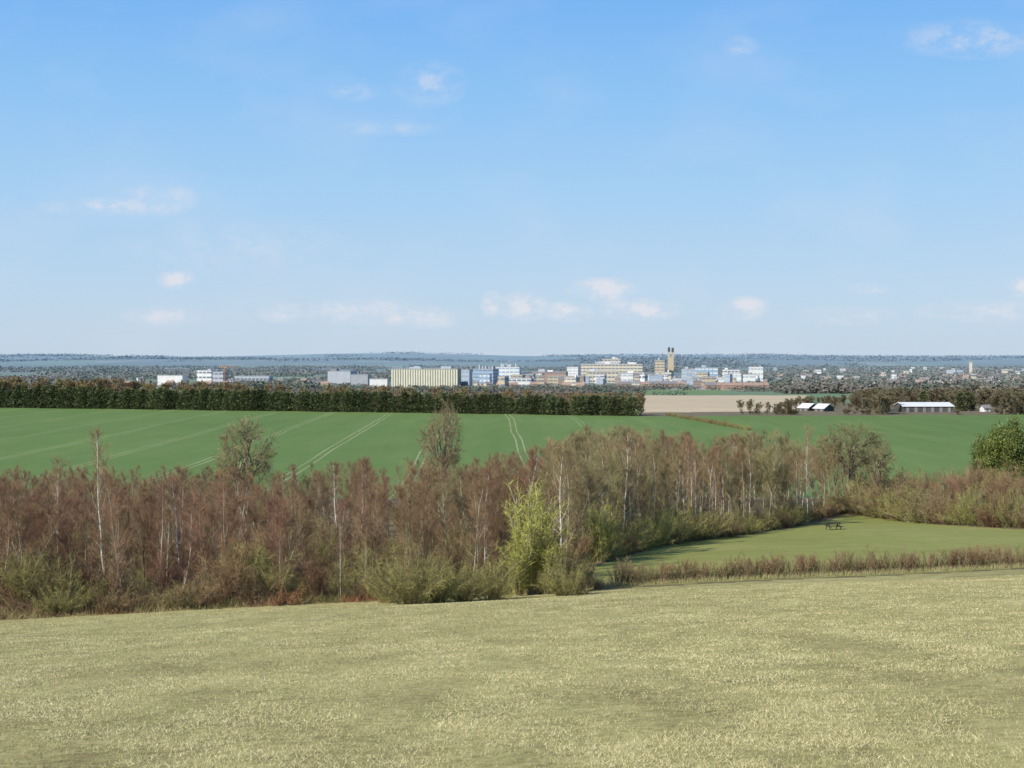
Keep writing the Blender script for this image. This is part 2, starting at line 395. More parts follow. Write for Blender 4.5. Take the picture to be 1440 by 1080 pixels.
tw_rus=pmat('russet_leaves',(.40,.21,.11),(.28,.15,.075),.8,objvar=.15)
def mk(name,res,mt,mc):
    (a,b),(c,d)=res
    return npmesh(name+'_stem',a,b,mt,smooth=True),npmesh(name+'_twigs',c,d,mc)
P={}
P['birch']=[mk('birch',tree(s,10,.07,1.7,26,.16,1.2,5,15,'oval',tw_len=.58,tw_w=.013,tup=.38,tj=.48),b_,tw_red) for s,b_ in((1,bark_w),(2,bark_p),(3,bark_p),(4,bark_p))]
P['birchthin']=[mk('birchthin',tree(s,10,.08,1.5,24,.3,1.3,5,13,'oval',tw_len=.6,tw_w=.015,tup=.4),bark_w,tw_brn) for s in(11,12)]
P['redtree']=[mk('redtree',tree(s,10,.07,1.8,24,.08,1.3,5,15,'oval',tw_len=.6,tw_w=.013,fork=2,fang=.4,tup=.38,tj=.48),b_,tw_red) for s,b_ in((21,bark_b),(22,bark_g),(23,bark_b))]
P['ash']=[mk('ash',tree(s,10,.10,2.2,22,.15,1.,6,14,'round',tw_len=.58,tw_w=.0145,fork=1,tup=.3,tj=.5),bark_g,tw_brn) for s in(31,32,33)]
P['greytree']=[mk('greytree',tree(s,10,.10,2.2,22,.14,.9,6,15,'round',tw_len=.58,tw_w=.0155,fork=2,tup=.28,tj=.5),bark_g,tw_gry) for s in(41,42)]
P['bigtree']=[mk('bigtree',roundtree(s),bark_g,tw_gry) for s in(51,53,54)]
P['far']=[mk('fartree',tree(s,10,.16,2.4,16,.12,.8,5,11,'round',tw_len=1.0,tw_w=.13,fork=1,second=False),bark_g,m_) for s,m_ in((56,tw_brn),(57,tw_gry),(58,tw_brn))]
P['scrub']=[mk('scrub',tree(s,10,.16,2.6,16,.06,.7,5,11,'round',tw_len=1.1,tw_w=.16,fork=2,second=False),bark_b,tw_far) for s in(86,87)]
S={}
S['olive']=[mk('oshrub',shrub(s,1.0,1,40,66),bark_g,tw_olv) for s in(61,62,63)]
S['dome']=[mk('domeshrub',shrub(s,.95,1,70,75,w=.0065,tl=.13,up=.75,lb=.92,jit=.8,sr=.008),bark_g,tw_olv) for s in(81,82)]
S['brown']=[mk('bshrub',shrub(s,1.0,1,40,60),bark_b,tw_brn) for s in(64,65)]
S['grey']=[mk('gshrub',shrub(s,1.05,1,42,66),bark_g,tw_gry) for s in(66,67)]
S['yellow']=[mk('yshrub',shrub(s,.24,1,48,80,w=.0055,tl=.11,up=1.5,lb=.85),bark_g,tw_yel) for s in(68,69)]
S['russet']=[mk('rshrub',shrub(s,1.0,1,30,40,leaf=900),bark_b,tw_rus) for s in(70,)]
S['red']=[mk('redshrub',shrub(s,1.0,1,40,60),bark_b,tw_red) for s in(71,72)]
S['sap']=[mk('sapling',shrub(s,.4,1,26,80,w=.0048,tl=.15,up=1.3,sr=.006),b_,m_) for s,b_,m_ in((73,bark_b,tw_red),(74,bark_g,tw_brn),(75,bark_b,tw_red),(76,bark_g,tw_olv))]
S['whip']=[mk('whip',shrub(s,.6,1,14,30,w=.011,tl=.2,up=1.1,sr=.012),bark_b,m_) for s,m_ in((77,tw_brn),(78,tw_red),(79,tw_brn))]
TI={'birch':('birch_tree','slender bare birch with reddish-brown twigs','tree'),
 'birchthin':('birch_tree','thin white birch trunk with sparse bare twigs','tree'),
 'redtree':('bare_tree','young leafless tree with reddish-brown twigs in the belt','tree'),
 'ash':('ash_tree','leafless ash with brown twigs in the tree belt','tree'),
 'greytree':('maple_tree','leafless grey-green twiggy tree in the belt','tree'),
 'far':('shelter_tree','leafless brown tree in the shelter belt','tree'),  # generic bare tree of the far belt, no particular species
 'scrub':('scrub_tree','leafless scrub tree near the barns','tree'),
 'bigtree':('oak_tree','large leafless tree with broad rounded crown','tree')}
SI={'olive':('shrub','dense olive-brown leafless shrub at the wood edge'),'brown':('shrub','brown leafless thorn shrub in rough grass'),
 'dome':('shrub','full rounded olive bush at the field edge'),
 'grey':('shrub','rounded grey-green twiggy bush at the wood edge'),'yellow':('willow_bush','olive-yellow upright twiggy willow bush'),
 'russet':('beech_shrub','low beech shrub holding russet dead leaves'),'red':('shrub','reddish-brown leafless shrub in the hedge'),
 'sap':('sapling','upright many-stemmed leafless sapling in the tree belt'),'whip':('hedge_sapling','small leafless hedge sapling in short grass')}
def put_tree(kind,x,y,h,wide=1.,label=None,group='bare trees in the tree belt',name=None,pick=None):
    tm,cm=P[kind][pick] if pick is not None else random.choice(P[kind]);n,l,c=TI[kind];s=h/10.
    o=thing(name or n,label or l,c,(x,y,float(H(x,y))-.1),random.uniform(0,6.28),(s*wide,s*wide,s),group)
    addobj('trunk',tm,o);addobj('crown',cm,o);return o
def put_shrub(kind,x,y,h,wide=1.,label=None,group='shrubs along the wood edge'):
    tm,cm=random.choice(S[kind]);n,l=SI[kind]
    o=thing(n,label or l,'sapling' if kind in('sap','whip') else 'bush',(x,y,float(H(x,y))-.03),random.uniform(0,6.28),(h*wide,h*wide,h),group)
    addobj('stem',tm,o);addobj('crown',cm,o);return o
# ------------------------------------------------------------- tree belt
TOP=([-200,0,100,200,300,400,500,600,700,780,850,930,1000,1060,1110,1150,1200,1250,1300,1440,1700],
     [656,658,656,652,656,652,646,642,636,620,598,604,610,608,602,612,622,648,660,664,664])
belt_poly=[(-75,float(LINE(-75))+1.5),(-30,float(LINE(-30))+2),(0,float(LINE(0))+2),(4.5,float(LINE(5))+2.2)]+[(x-1.,y+2.5) for x,y in edge_w]+[(95,215),(70,236),(-110,240)]
pts=[];tries=0
def topfor(x,y): return np.interp(720+F*x/y,TOP[0],TOP[1])
def inbelt(x,y): return inpoly(np.array([x]),np.array([y]),belt_poly)[0]
while len(pts)<620 and tries<60000:
    tries+=1
    y=75+165*random.random()**1.45;x=random.uniform(-.42,.40)*y
    if random.random()<.22: x=random.uniform(.03,.25)*y;y=random.uniform(120,235)
    if not inbelt(x,y): continue
    dm=1.2 if y<125 else 1.75
    if any((x-a)**2+(y-b)**2<dm*dm for a,b in pts): continue
    pts.append((x,y))
for x,y in pts:
    z=float(H(x,y));px=720+F*x/y
    h=(row_of(x,y,z)-topfor(x,y))*y/F*random.uniform(.74,1.08)
    if px>1200: h*=.85
    h=max(3.,min(14,h))
    red=1-float(sstep(560,880,px))
    r=random.random()
    front=(y-.3*x)<97
    if r<.38*red+.02: k='redtree'
    elif r<.68*red+.08: k='birch'
    elif r<.82*red+.28: k='ash'
    elif r<.95*red+.68: k='greytree'
    else: k='birchthin' if random.random()<.5 else 'ash'
    if px>1200: k=random.choice(['ash','greytree','greytree'])
    if front and random.random()<.3: h*=.65
    put_tree(k,x,y,h,random.uniform(.95,1.35))
n_=0
while n_<270:
    y=80+120*random.random()**2.2;x=random.uniform(-.42,.30)*y
    if not inbelt(x,y): continue
    n_+=1;z=float(H(x,y))
    hm=(row_of(x,y,z)-topfor(x,y))*y/F
    put_shrub('sap',x,y,min(hm*.85,random.uniform(2.2,4.8)),random.uniform(.8,1.3),group='saplings filling the tree belt')
def at(px,y): return (px-720)/F*y
def feature(kind,px,y,toprow,wide=1.,label=None,pick=None):
    x=at(px,y);z=float(H(x,y));h=(row_of(x,y,z)-toprow)*y/F
    return put_tree(kind,x,y,h,wide,label,group='taller trees standing above the belt',pick=pick)
feature('bigtree',342,150,572,.92,'tall leafless tree with rounded crown above the belt',0)
feature('bigtree',622,165,552,.62,'tall slim leafless tree above the belt',1)
feature('birchthin',148,95,588,.9,'tall thin white birch standing above its neighbours')
feature('birchthin',82,100,628,.9);feature('birchthin',478,88,706,.4,'bare white birch trunk at the field edge');feature('birchthin',512,89,740,.5)
for px_,y_,t_ in((815,150,650),(1137,178,588),(1090,182,640),(1015,185,640),(970,185,650),(890,180,640),(865,170,645),(1000,180,650),(1055,182,660),(830,140,690),(230,92,690),(20,90,700),(300,94,700)):
    feature('birchthin',px_,y_,t_,.75,'tall white-trunked birch by the meadow' if px_==1137 else None)
for i in range(14):
    px=random.uniform(860,1170);x1,y1,_z=hit(px,np.interp(px,[e_[0] for e_ in edge_px],[e_[1] for e_ in edge_px]))
    feature('birchthin',px,y1+random.uniform(4,12),random.uniform(612,665),random.uniform(.6,.9))
feature('bigtree',1196,199,584,1.3,'broad leafless tree beside the meadow gap',2);feature('bigtree',1234,210,604,.9,pick=1);feature('bigtree',1160,212,604,.8,pick=0)
feature('bigtree',850,175,597,.9);feature('bigtree',905,190,608,.9);feature('greytree',1060,205,612,1.);feature('bigtree',960,205,612,.85)
for i in range(100):
    x=random.uniform(-40,4.3);y=float(LINE(x))+random.uniform(1.2,8)
    k=random.choice(['olive','dome','brown','olive','red','brown','russet' if random.random()<.25 else 'olive'])
    h=random.uniform(1.1,2.6)
    if k=='russet':h=min(h,1.3)
    put_shrub(k,x,y,h,random.uniform(.8,1.2))
def fshrub(kind,px,brow,trow,wide,label=None,back=.3):
    x,y,z=hit(px,brow);h=(brow-trow)*y/F
    return put_shrub(kind,x,y+h*wide*back,h,wide,label)
fshrub('dome',575,850,750,.8,'large rounded olive bush at the field edge');fshrub('dome',545,848,785,.8);fshrub('dome',612,848,772,.8);fshrub('dome',650,846,782,.85);fshrub('olive',690,844,775,.8)
fshrub('yellow',748,838,672,.95,'tall olive-yellow willow bush at the field edge');fshrub('yellow',770,837,735,1.1);fshrub('yellow',730,839,745,1.1);fshrub('dome',795,838,775,.85);fshrub('brown',818,836,795,.7)
fshrub('yellow',846,793,705,1.)
for px,b_,t_,k_ in((868,785,722,'dome'),(895,778,716,'olive'),(922,772,710,'dome'),(948,768,704,'dome'),(975,764,704,'olive'),(1000,761,710,'dome'),(1028,758,714,'brown'),(1056,753,718,'dome'),(960,766,715,'yellow'),(1080,748,716,'olive'),(1105,743,712,'brown')):
    fshrub(k_,px,b_,t_,random.uniform(.9,1.05) if k_!='yellow' else 1.5,'rounded olive-yellow bush beside the meadow' if k_ in('olive','dome') else None,back=.95)
fshrub('russet',165,862,828,1.);fshrub('russet',400,852,815,.9)
for i in range(len(edge_w)-1):
    (x1,y1),(x2,y2)=edge_w[i],edge_w[i+1]
    n=max(2,int(math.hypot(x2-x1,y2-y1)/1.4))
    for j in range(n):
        if 3<=i<=4 and j<1: continue
        t=(j+random.random())/n;px=edge_px[i][0]+(edge_px[i+1][0]-edge_px[i][0])*t
        h=random.uniform(1.6,3.2) if px<1200 else random.uniform(3,5.5)
        if px>1440:h=4
        back=h*.8+random.uniform(0,3)
        if 1120<px<1200: back+=2
        put_shrub(random.choice(['olive','brown','dome','olive','red'] if px<1200 else ['brown','red','olive','grey','brown','olive']),x1+(x2-x1)*t+random.uniform(-.5,.5),y1+(y2-y1)*t+back,h,random.uniform(.75,1.),group='shrubs along the meadow edge')
for i in range(70):
    px=random.uniform(1215,1460) if i%2 else random.uniform(1350,1470);y=random.uniform(192,208) if px>1350 else random.uniform(192,230);x=at(px,y);z=float(H(x,y))
    put_shrub('sap' if i%3 else 'brown',x,y,(row_of(x,y,z)-(random.uniform(648,680)))*y/F,random.uniform(.8,1.1),group='shrubs along the meadow edge')
x=7.
while x<62:
    y=float(LINE(x))+4.+random.uniform(-.4,.7)
    put_shrub('whip',x,y,random.uniform(1.3,2.1),random.uniform(.65,1.),group='low hedge plants beside the meadow')
    x+=random.uniform(.22,.48)
# ------------------------------------------------------------- evergreen
def leafclumps(seed,n,clumps,rx,rz,cz,size,cr):
    R=np.random.default_rng(seed)
    d=unit(R.normal(size=(clumps,3)));rad=R.random(clumps)**.4
    C=d*rad[:,None]*np.array([rx,rx,rz])*R.uniform(.75,1.28,(clumps,1))+np.array([0,0,cz])
    k=R.integers(0,clumps,n);Pp=C[k]+R.normal(size=(n,3))*cr
    Pp=Pp[Pp[:,2]>.05];m=len(Pp)
    return twigs(Pp,R.normal(size=(m,3))+np.array([0,0,-.2]),R.uniform(.6,1.3,m)*size,R.uniform(.5,.9,m)*size,R)
leaf_d=pmat('holly_leaves',(.18,.22,.045),(.065,.09,.025),1.1,rough=.5,objvar=.1,spec=.3)
leaf_c=pmat('far_evergreen_leaves',(.21,.225,.10),(.13,.145,.07),.3,objvar=.28)
evm=npmesh('evergreen_leaves',*leafclumps(5,32000,75,3.3,3.7,4.6,.2,.45),leaf_d)
trk=tree(91,6,.25,1.5,10,.3,.6,3,2)[0]
evt=npmesh('evergreen_trunk',*trk,bark_b,smooth=True)
for px,y,top,wd in((1416,214,577,.75),(1475,216,586,.85),(1390,220,598,.55)):
    x=at(px,y);z=float(H(x,y));s=(row_of(x,y,z)-top)*y/F/8.9
    o=thing('holly_tree','dense dark green evergreen tree at the hedge','tree',(x,y,z-.1),px,(s*wd,s*wd,s),'dark evergreen trees at the hedge')
    addobj('trunk',evt,o);addobj('crown',evm,o)
# ------------------------------------------------------------- far shelter belt
con=[]
for s in(1,2,3,4):
    R=np.random.default_rng(100+s);n=1700
    z=R.random(n)**.9*.96+.02;rad=(.27*np.sqrt(np.clip(1-z**2.2,0,1))+.03)*(1+.18*np.sin(z*16+R.uniform(0,6)))*R.random(n)**.35
    a=R.uniform(0,6.283,n);Pp=np.stack([rad*np.cos(a),rad*np.sin(a),z],-1)
    con.append(npmesh('conifer_leaves',*twigs(Pp,np.stack([np.cos(a),np.sin(a),R.normal(size=n)*.5+.2],-1),R.uniform(.05,.09,n),.05,R),leaf_c))
cont=npmesh('conifer_trunk',*tree(95,.9,.016,.1,8,.2,.5,1,1)[0],bark_b)
def on_belt(t,off=0):
    x=-300+t*355;y=697-(x+255)*(105/313.)
    return x,y+off
t=0
while t<.99:
    x,y=on_belt(t,2+random.uniform(-.8,.8))
    h=(11.2-3.2*t)*random.uniform(.74,1.1);wd=random.uniform(1.,1.35)
    o=thing('evergreen_tree','dark green evergreen in the shelter belt beyond the crop','tree',(x,y,float(H(x,y))-.2),random.uniform(0,6),(h*wd,h*wd,h),'evergreens of the shelter belt')
    addobj('trunk',cont,o);addobj('crown',random.choice(con),o)
    t+=random.uniform(.0032,.0055)
for i in range(280):
    t=random.random()**1.25;x,y=on_belt(t,random.uniform(1.,26))
    put_tree('far',x,y,(17.2-7.*t)*random.uniform(.82,1.04),1.2,'leafless brown tree in the shelter belt','bare trees of the shelter belt')
for i in range(55):
    t=i/54;px=938+t*115;row=584+t*21;x,y,z=hit(px,row)
    put_shrub('olive' if i%3 else 'brown',x,y,random.uniform(1.,2.2),1.1,'small dark hedge bush in the green field','hedge bushes in the field')
for i in range(295):
    px=random.uniform(1040,1460);y=606+230*random.random()**1.3;x=at(px,y)
    if i<90: y=random.uniform(606,613);x=at(px,y)
    if 1122<px<1176 and y<675: continue
    if 1250<px<1345 and y<665: continue
    if px<1120 and y>690: continue
    if 1350<px<1400 and y<650: continue
    h=random.uniform(1.6,3.) if i<90 else (random.uniform(3.2,6.5) if px<1200 else random.uniform(6,11.))
    put_tree('scrub',x,y,h,1.6 if i>=90 else 2.4,None,'scrub trees near the barns')
for px,y in((1352,650),(1362,655),(1225,690),(1405,700),(1430,660),(1300,690),(1210,700)):
    x=at(px,y);o=thing('evergreen_tree','dark evergreen beside the barn','tree',(x,y,float(H(x,y))),0,(11,11,8.5));addobj('trunk',cont,o);addobj('crown',con[0],o)
# ------------------------------------------------------------- distant woodland (mass)
def haze_np(C,y,sc=8500.):  # paints aerial haze into the woodland vertex colours
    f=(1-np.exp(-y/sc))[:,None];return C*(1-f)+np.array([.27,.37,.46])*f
def woodmass(name,label,N,Mt,ylo,yhi,accept,seed,size=(4.,7.),dark=1.,vv=.2):
    R=np.random.default_rng(seed)
    y=np.exp(R.uniform(math.log(ylo),math.log(yhi),N*4));a=R.uniform(-.44,.44,N*4);x=a*y
    ok=accept(x,y,R);x=x[ok][:N];y=y[ok][:N];n=len(x)
    px=720+F*x/y
    z=H(x,y);s=R.uniform(size[0],size[1],n)*(1+y/14000.)
    s=np.where((px>440)&(px<1095)&(y<2900),s*.65,s)
    s=np.where((px>1120)&(y<2200),s*1.2,s)
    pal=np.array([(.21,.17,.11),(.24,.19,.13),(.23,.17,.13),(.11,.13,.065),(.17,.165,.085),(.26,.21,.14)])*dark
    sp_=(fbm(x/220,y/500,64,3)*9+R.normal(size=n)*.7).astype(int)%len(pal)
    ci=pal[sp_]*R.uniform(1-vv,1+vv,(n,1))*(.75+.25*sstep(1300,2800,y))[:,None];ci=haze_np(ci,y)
    d=unit(R.normal(size=(n*Mt,3)))*(R.random((n*Mt,1))**.4)
    rep=np.repeat(np.arange(n),Mt);wide=(1+np.repeat(y,Mt)/1500.)
    C=np.stack([x[rep]+d[:,0]*s[rep]*wide,y[rep]+d[:,1]*s[rep],z[rep]+s[rep]*.7+d[:,2]*s[rep]*.75],-1)
    sz=s[rep]*R.uniform(.18,.4,n*Mt)
    Dn=R.normal(size=(n*Mt,3));Dn[:,2]*=.35
    Vv,Ff=twigs(C,Dn,sz*1.4*wide**.7,sz*1.3,R)
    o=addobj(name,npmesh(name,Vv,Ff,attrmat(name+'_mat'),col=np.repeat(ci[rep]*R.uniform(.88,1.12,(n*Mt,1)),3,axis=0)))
    o['kind']='stuff';o['label']=label;o['category']='woodland'
def acc1(x,y,R):
    px=720+F*x/y
    nmask=fbm(x/160,y/420,60,3)+.12*(px>1090)*(y>1150)+.03*(y>2500)
    ok=(nmask>.49)&~inpoly(x,y,tan_poly)&~inpoly(x,y,strip_poly)
    ok&=~((px>880)&(px<1150)&(y<1330))
    ok&=~((px>440)&(px<1095)&(y>1500)&(y<2900)&(R.random(len(x))<.5))
    return ok
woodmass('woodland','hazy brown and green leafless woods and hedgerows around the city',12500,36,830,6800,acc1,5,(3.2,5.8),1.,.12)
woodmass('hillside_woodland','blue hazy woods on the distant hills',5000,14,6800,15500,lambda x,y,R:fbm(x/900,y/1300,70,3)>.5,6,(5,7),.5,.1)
# ------------------------------------------------------------- buildings
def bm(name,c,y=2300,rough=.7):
    c=haze_tint(c,y*.45);return pmat(name,c,tuple(v*.9 for v in c),.15,rough=rough)  # building colours include some painted distance haze
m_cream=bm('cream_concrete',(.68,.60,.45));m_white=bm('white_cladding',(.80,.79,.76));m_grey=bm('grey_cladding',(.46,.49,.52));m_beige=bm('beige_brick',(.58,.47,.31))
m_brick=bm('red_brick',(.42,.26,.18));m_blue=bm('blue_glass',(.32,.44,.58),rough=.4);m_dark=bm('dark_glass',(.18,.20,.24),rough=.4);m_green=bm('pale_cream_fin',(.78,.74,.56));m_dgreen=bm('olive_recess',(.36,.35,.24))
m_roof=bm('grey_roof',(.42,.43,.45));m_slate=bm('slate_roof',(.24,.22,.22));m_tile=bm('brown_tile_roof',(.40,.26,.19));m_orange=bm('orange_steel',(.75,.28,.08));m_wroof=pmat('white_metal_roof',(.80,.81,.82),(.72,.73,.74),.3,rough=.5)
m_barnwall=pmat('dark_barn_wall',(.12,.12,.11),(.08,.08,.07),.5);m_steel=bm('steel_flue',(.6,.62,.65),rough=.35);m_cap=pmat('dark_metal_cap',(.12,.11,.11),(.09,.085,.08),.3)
def block(label,px0,px1,top,y,depth,wall,win,floors,rot=.12,fins=0,finm=None,plant=0,name='hospital_building',cat='building',flues=0,proud=.25,group=None):
    rot=-abs(rot)
    w=(px1-px0)/F*y;xc=at((px0+px1)/2,y);zb=float(H(xc,y+depth/2))-1
    a,b=ray((px0+px1)/2,top);h=b*y-zb
    o=thing(name,label,cat,(xc,y+depth/2,zb),rot,group=group)
    q=MB();q.box(0,0,h/2,w,depth,h)
    if fins:
        for i in range(fins+1):
            q.box(-w/2+w*i/fins,-depth/2-.35,h/2,w/fins*.6,.7,h*.96,1)
        nd=max(2,int(fins*depth/w))
        for i in range(1,nd):
            q.box(-w/2-.35,-depth/2+depth*i/nd,h/2,.7,depth/nd*.5,h*.96,1)
    addobj('wall',q.mesh('wall',[wall,finm or wall]),o)
    addobj('roof',MB().box(0,0,h+.25,w+.8,depth+.8,.5).mesh('roof',m_roof),o)
    fh=h/floors if floors else 0
    for k in range(floors):
        if win is None: break
        wb=MB().box(0,0,fh*(k+.58),w+proud,depth+proud,fh*.36)
        for i in range(int(w/7)):
            wb.box(-w/2+7*i+3.5,-depth/2-.2,fh*(k+.58),1.5,.3,fh*.38,1)
        addobj('ribbon_window',wb.mesh('ribbon_window',[win,wall]),o)
    for k in range(plant):
        s=random.uniform(.08,.2)*w;hh=random.uniform(2,4.5)
        addobj('roof_plant',MB().box(random.uniform(-.38,.38)*w,random.uniform(-.2,.2)*depth,h+.5+hh/2,s,depth*.3,hh).box(0,0,h+.6,w*.5,.4,.2).mesh('roof_plant',random.choice([m_grey,m_white,m_slate])),o)
    for k in range(flues):
        xx=-w*.4+w*.8*(k+.5)/flues;q=MB();fhh=random.uniform(3,6)
        q.box(xx,0,h+.5+fhh/2,1.5,1.5,fhh).box(xx,0,h+.5+fhh,2.,2.,.5)
        addobj('flue',q.mesh('flue',m_steel),o)
    return o
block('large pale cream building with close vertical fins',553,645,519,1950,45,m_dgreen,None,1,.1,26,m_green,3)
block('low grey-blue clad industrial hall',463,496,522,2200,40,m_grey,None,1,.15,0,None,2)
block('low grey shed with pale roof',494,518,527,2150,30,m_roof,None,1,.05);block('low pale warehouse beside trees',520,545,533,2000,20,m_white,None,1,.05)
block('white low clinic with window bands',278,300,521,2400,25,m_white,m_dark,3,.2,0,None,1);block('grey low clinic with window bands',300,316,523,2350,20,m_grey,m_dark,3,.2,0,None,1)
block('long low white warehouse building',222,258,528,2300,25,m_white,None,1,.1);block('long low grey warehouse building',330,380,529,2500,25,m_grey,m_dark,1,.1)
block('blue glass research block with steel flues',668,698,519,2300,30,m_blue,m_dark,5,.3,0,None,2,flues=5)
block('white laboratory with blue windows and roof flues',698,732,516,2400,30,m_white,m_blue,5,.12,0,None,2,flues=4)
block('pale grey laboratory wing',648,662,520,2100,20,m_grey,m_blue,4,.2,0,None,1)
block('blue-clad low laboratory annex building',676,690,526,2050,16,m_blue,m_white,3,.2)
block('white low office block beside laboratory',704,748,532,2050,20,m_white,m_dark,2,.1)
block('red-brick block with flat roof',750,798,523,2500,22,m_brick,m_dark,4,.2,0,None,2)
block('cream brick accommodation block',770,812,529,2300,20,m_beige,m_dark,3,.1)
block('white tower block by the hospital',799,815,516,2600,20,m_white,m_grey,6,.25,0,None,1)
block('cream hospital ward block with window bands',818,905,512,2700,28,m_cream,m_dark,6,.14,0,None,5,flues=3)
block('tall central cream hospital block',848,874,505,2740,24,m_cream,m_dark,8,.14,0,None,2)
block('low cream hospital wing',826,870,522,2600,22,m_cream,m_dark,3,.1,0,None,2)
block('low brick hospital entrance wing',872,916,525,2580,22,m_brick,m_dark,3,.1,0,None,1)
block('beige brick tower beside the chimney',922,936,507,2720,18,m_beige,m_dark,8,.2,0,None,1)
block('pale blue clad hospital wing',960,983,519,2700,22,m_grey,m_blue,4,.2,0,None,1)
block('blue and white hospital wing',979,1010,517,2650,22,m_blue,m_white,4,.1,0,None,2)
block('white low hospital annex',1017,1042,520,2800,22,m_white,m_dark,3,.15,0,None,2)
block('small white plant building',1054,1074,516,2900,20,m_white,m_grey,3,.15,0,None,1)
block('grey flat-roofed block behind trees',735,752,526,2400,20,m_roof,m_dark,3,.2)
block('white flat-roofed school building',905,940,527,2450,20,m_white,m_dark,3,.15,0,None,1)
mats_=[(m_white,m_dark,'white'),(m_white,m_grey,'white'),(m_cream,m_dark,'cream'),(m_brick,m_dark,'red-brick'),(m_grey,m_blue,'grey'),(m_beige,m_dark,'beige')]
for i in range(80):
    c=random.choice([700,780,850,900,960,1020]);px=random.gauss(c,55)
    if not 640<px<1085: continue
    y=random.uniform(1950,2900);w_=random.uniform(5,18);a_,b_,n_=random.choice(mats_)
    z=float(H(at(px,y),y));top=row_of(0,y,z+random.uniform(6,20))
    block('low %s flat-roofed building near the hospital'%n_,px-w_/2,px+w_/2,top,y,16,a_,b_,random.choice([2,3]),random.uniform(0,.4),0,None,random.choice([0,1]),'low_building','building',group='low buildings around the hospital')
for i in range(26):
    px=random.uniform(1090,1450);y=random.uniform(2600,5600);w_=random.uniform(3,10);a_,b_,n_=random.choice(mats_[:3]+mats_[4:5])
    z=float(H(at(px,y),y));top=row_of(0,y,z+random.uniform(10,18))
    block('pale %s building rising over the city trees'%n_,px-w_/2,px+w_/2,top,y,16,a_,b_,2,random.uniform(0,.4),0,None,0,'low_building','building',group='city buildings among trees')
y=2760;xc=at(943.3,y);zb=float(H(xc,y));htop=ray(943,489)[1]*y-zb
o=thing('chimney','tall buff brick tower carrying two dark-topped chimney stacks','chimney',(xc,y,zb),-.1)
addobj('base',MB().box(0,0,htop*.36,11.5,8.,htop*.72).mesh('base',m_beige),o)
for sx_,hh in((-3.6,htop),(3.6,htop*.985)):
    q=MB();q.box(sx_,0,htop*.72+(hh*.9-htop*.72)/2,4.4,7,hh*.9-htop*.72);q.box(sx_,-3.6,hh*.86,4.6,.3,.8)
    addobj('stack',q.mesh('stack',m_beige),o)
    addobj('cap',MB().box(sx_,0,hh*.94,4.6,7.2,hh*.12).box(sx_,0,hh+.6,3.4,5,1.2).mesh('cap',m_cap),o)
y=2350;xc=at(315.5,y);zb=float(H(xc,y));t=ray(315,514)[1]*y-zb
o=thing('tower_crane','orange tower crane over a construction site','crane',(xc,y,zb),.5)
addobj('mast',MB().box(0,0,t/2,1.6,1.6,t).mesh('mast',m_orange),o)
addobj('jib',MB().box(9,0,t-2,26,1.2,1.3).box(-7,0,t-2,2.5,2,2.6).box(0,0,t+1,1,1,3).mesh('jib',m_orange),o)
addobj('cab',MB().box(1.5,-1.4,t-3.6,1.8,1.6,2).mesh('cab',m_white),o)
for px,top,y in((1365,504,4300),):
    xc=at(px,y);zb=float(H(xc,y));h=ray(px,top)[1]*y-zb
    o=thing('church_tower','pale stone church tower with pointed roof','church',(xc,y,zb),-.2)
    q=MB();q.box(0,0,h*.36,8,8,h*.72)
    for a in(-1,1):
        for b in(-1,1): q.box(a*3.6,b*3.6,h*.76,1,1,h*.08)
    addobj('wall',q.mesh('wall',m_cream),o)
    addobj('spire',pymesh('spire',[(-3.5,-3.5,h*.721),(3.5,-3.5,h*.721),(3.5,3.5,h*.721),(-3.5,3.5,h*.721),(0,0,h)],[[0,1,4],[1,2,4],[2,3,4],[3,0,4]],m_slate),o)
def gable(w,d,hw,hr,ov=.4):
    a,b=w/2,d/2
    V=[(-a,-b,0),(a,-b,0),(a,b,0),(-a,b,0),(-a,-b,hw),(a,-b,hw),(a,b,hw),(-a,b,hw),(-a,0,hw+hr),(a,0,hw+hr)]
    Fw=[[0,1,5,4],[1,2,6,9,5],[2,3,7,6],[3,0,4,8,7]]
    A=a+ov;B=b+ov;zl=hw-hr*ov/b+.12;zr=hw+hr+.12
    Vr=[(-A,-B,zl),(A,-B,zl),(A,0,zr),(-A,0,zr),(A,B,zl),(-A,B,zl)]
    Vr+= [(x,y,z+.22) for x,y,z in Vr]
    Fr=[[6,7,8,9],[9,8,10,11],[0,3,2,1],[3,5,4,2],[0,1,7,6],[4,5,11,10],[1,2,8,7],[2,4,10,8],[3,0,6,9],[5,3,9,11]]
    return V,Fw,Vr,Fr
hs=[]
for wm,rm,w,d,hw,hr in((m_brick,m_tile,11,8,5.2,3),(m_cream,m_slate,10,8,5.2,3),(m_white,m_slate,13,8,5.4,2.8),(m_brick,m_slate,16,9,5.4,3.4),(m_beige,m_tile,12,8,5,3.2)):
    V_,Fw,Vr,Fr=gable(w,d,hw,hr)
    hs.append((pymesh('wall',V_,Fw,wm),pymesh('roof',Vr,Fr,rm),MB().box(w*.3,0,hw+hr+.4,1.1,.9,2.2).mesh('chimney_stack',wm)))
def house(px,y,rot,k=None,s=1.):
    a,b,c=hs[k if k is not None else random.randrange(5)]
    x=at(px,y);o=thing('house','two-storey pitched-roof house among leafless trees','house',(x,y,float(H(x,y))-.2),rot,(s,s,s),'houses at the city edge')
    addobj('wall',a,o);addobj('roof',b,o);addobj('chimney_stack',c,o);return o
for i in range(11): house(1000+i*7.4,1820+random.uniform(-15,15),.1,random.choice([0,3,0]),1.05)
for i in range(7): house(880+i*13,2050,.15,random.choice([0,3,4]))
for i in range(70):
    px=random.uniform(1085,1450);y=random.uniform(1500,3600)
    house(px,y,random.choice([.1,.5,-.4,1.6]),s=1.1)
